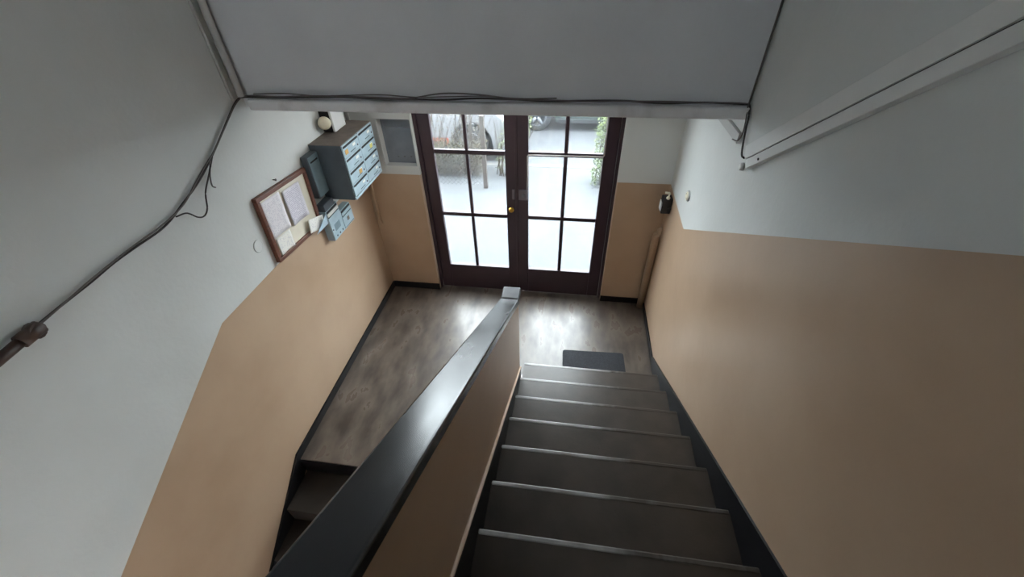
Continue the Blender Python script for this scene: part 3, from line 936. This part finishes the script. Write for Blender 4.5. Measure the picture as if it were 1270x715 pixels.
def car(name, label, x0, y0, paint, band=None, flip=False):
    """side faces -y; x0 = first axle, y0 = near side"""
    root = thing(name, label, 'car', (x0, y0 + 0.85, GR))
    r = 0.33
    wb = 2.55
    f0, f1 = -0.78, wb + 0.80
    body = []
    n = 12
    def arch(cx):
        return [(cx - 0.40 * math.cos(math.pi * k / n), 0.33 + 0.40 * math.sin(math.pi * k / n)) for k in range(n + 1)]
    low = [(f0, 0.30), (f0 + 0.06, 0.22), (-0.42, 0.20)] + arch(0) + [(0.42, 0.19), (wb - 0.42, 0.19)] + arch(wb) + [(wb + 0.42, 0.20), (f1 - 0.05, 0.24), (f1, 0.36)]
    up = [(f1 - 0.02, 0.70), (f1 - 0.30, 0.90), (wb - 0.45, 0.98), (0.1, 0.98), (-0.55, 0.94), (f0, 0.72)]
    bm = bmesh.new()
    prism(bm, low + up, -0.85, 0.85, 'y')
    link('body', bm, paint, root, bevel=0.03, seg=3)
    bm = bmesh.new()
    bot = [(-0.50, 0.95), (wb - 0.42, 0.97), (wb - 1.15, 1.42), (0.35, 1.44), (-0.25, 1.30)]
    prism(bm, bot, -0.72, 0.72, 'y')
    cabn = link('cabin', bm, paint, root, bevel=0.04, seg=3)
    for a, b in ((-0.05, 0.80), (0.86, 1.62)):
        bm = bmesh.new()
        prism(bm, [(a - 0.12, 1.02), (b, 1.02), (b - 0.02 if b < 1 else b - 0.32, 1.36), (a + 0.12, 1.36)], -0.735, -0.715, 'y')
        link('side_window', bm, CARGL, cabn)
    for cx in (0, wb):
        for sy in (-1, 1):
            wl = link('wheel', wheel_bm(r, 0.20), TYRE, root)
            wl.location = (cx, sy * 0.76, r)
            if sy > 0:
                wl.rotation_euler = (0, 0, math.pi)
            link('rim', rim_bm(r, 0.20), RIM, wl)
    bm = boxes((0.45, wb - 0.45, -0.868, -0.84, 0.19, 0.27 if band is None else 0.22))
    link('sill', bm, TYRE if band is None else paint, root, bevel=0.01)
    if band:
        link('band', boxes((0.45, wb - 0.45, -0.862, -0.84, 0.29, 0.44)), band, root, bevel=0.008)['label'] = 'orange red band along the side'
    for a in (0.85, 1.75):
        link('door_handle', boxes((a - 0.09, a + 0.09, -0.885, -0.85, 0.80, 0.83)), DARK, root, bevel=0.008)
    link('lamp', boxes((f0 - 0.005, f0 + 0.10, -0.80, -0.5, 0.66, 0.78)), CARO if paint is CARG else PAPERW, root, bevel=0.02)
    link('lamp', boxes((f0 - 0.005, f0 + 0.10, 0.5, 0.80, 0.66, 0.78)), CARO if paint is CARG else PAPERW, root, bevel=0.02)
    return root


car('parked_car', 'dark grey parked car whose wheel shows through the right door leaf', -0.33, 6.95, CARG)
c2 = car('parked_car', 'white parked car with an orange red band, behind the hedge', -3.97, 5.2, CARW, CARO)

# hedge, bushes and the wire fence along the front garden


def hedge(name, label, cx, cy, wx, wy, hgt, nl, leafm, lean=0.15, size=0.045, group=None, twigs=40, leafy=1.0):
    root = thing(name, label, 'bush', (cx, cy, GZ), group)
    bm = bmesh.new()
    for k in range(twigs):
        bx, by = random.uniform(-wx, wx) * 0.45, random.uniform(-wy, wy) * 0.35
        hx = hgt * random.uniform(0.75, 1.05)
        l = random.uniform(-lean, lean) + lean * 0.6
        tube(bm, [(bx, by, 0), (bx + l * 0.4 * hx, by + random.uniform(-0.1, 0.1), hx * 0.5), (bx + l * hx, by + random.uniform(-0.15, 0.15), hx)], [0.008, 0.006, 0.003], 4, False)
    link('stems', bm, TWIG, root)['kind'] = 'stuff'
    V, F = [], []
    for k in range(nl):
        p = Vector((random.uniform(-wx, wx) * 0.5, random.uniform(-wy, wy) * 0.5, hgt * (random.random() ** 0.8 * leafy if k % 12 else random.random())))
        p.x += p.z * lean * 0.6
        a, b_ = random.uniform(0, 6.28), random.uniform(-0.9, 0.9)
        d = Vector((math.cos(a) * math.cos(b_), math.sin(a) * math.cos(b_), math.sin(b_)))
        s = d.cross(Vector((random.random() - 0.5, random.random() - 0.5, 1))).normalized()
        L_ = size * random.uniform(0.7, 1.4)
        i = len(V)
        V += [p, p + d * L_ * 0.5 + s * L_ * 0.25, p + d * L_, p + d * L_ * 0.5 - s * L_ * 0.25]
        F.append((i, i + 1, i + 2, i + 3))
    me = bpy.data.meshes.new('leaves')
    me.from_pydata([tuple(v) for v in V], [], F)
    me.materials.append(leafm)
    o = bpy.data.objects.new('leaves', me)
    COL.objects.link(o)
    o.parent = root
    o['kind'] = 'stuff'
    return root


hedge('hedge', 'olive brown hedge seen through the far left door panes', -1.85, 4.55, 1.5, 0.5, 1.3, 6500, LEAF1, 0.25, twigs=70, leafy=0.42)
hedge('hedge', 'thin twiggy shrub right of the brown fence post', -0.62, 4.55, 0.5, 0.4, 1.1, 700, LEAF2, 0.3, 0.04, twigs=26)
hedge('hedge', 'light green shrub beside the path at the right door leaf', 1.10, 4.35, 0.5, 0.4, 1.2, 2600, LEAF2, 0.05, 0.05, twigs=18)


def wire_fence(name, label, x0, x1, y, hgt, posts):
    root = thing(name, label, 'fence', ((x0 + x1) / 2, y, GZ))
    for px in posts:
        p = bmesh.new()
        box(p, px - 0.035, px + 0.035, y - 0.03, y + 0.03, GZ, GZ + hgt + 0.1)
        part('post', p, POSTM, root, bevel=0.005)
    V, F = [], []
    def seg(a, b, t=0.0022):
        a, b = Vector(a), Vector(b)
        d = (b - a).normalized()
        s = d.cross(Vector((0, 1, 0))).normalized() * t
        q = Vector((0, t, 0))
        i = len(V)
        V.extend([a + s, a + q, a - s, b + s, b + q, b - s])
        F.extend([(i, i + 1, i + 4, i + 3), (i + 1, i + 2, i + 5, i + 4), (i + 2, i, i + 3, i + 5)])
    stp = 0.075
    n = int((x1 - x0 + hgt) / stp)
    for k in range(n):
        xs = x0 - hgt + k * stp
        a = max(x0, xs)
        b = min(x1, xs + hgt)
        if b > a:
            seg((a, y, GZ + 0.04 + a - xs), (b, y, GZ + 0.04 + b - xs))
            seg((x0 + x1 - a, y + 0.004, GZ + 0.04 + a - xs), (x0 + x1 - b, y + 0.004, GZ + 0.04 + b - xs))
    me = bpy.data.meshes.new('mesh_wire')
    me.from_pydata([tuple(v) for v in V], [], F)
    me.materials.append(WIRE)
    o = bpy.data.objects.new('mesh_wire', me)
    o.location = -Vector(root.location)
    COL.objects.link(o)
    o.parent = root
    o['kind'] = 'stuff'


wire_fence('wire_fence', 'wire mesh fence with brown posts in front of the hedge', -2.9, -0.90, 3.97, 1.1, (-2.85, -0.93))
wire_fence('wire_fence', 'wire mesh fence in front of the light green shrub', 0.84, 2.6, 4.0, 1.1, (1.42, 2.55))
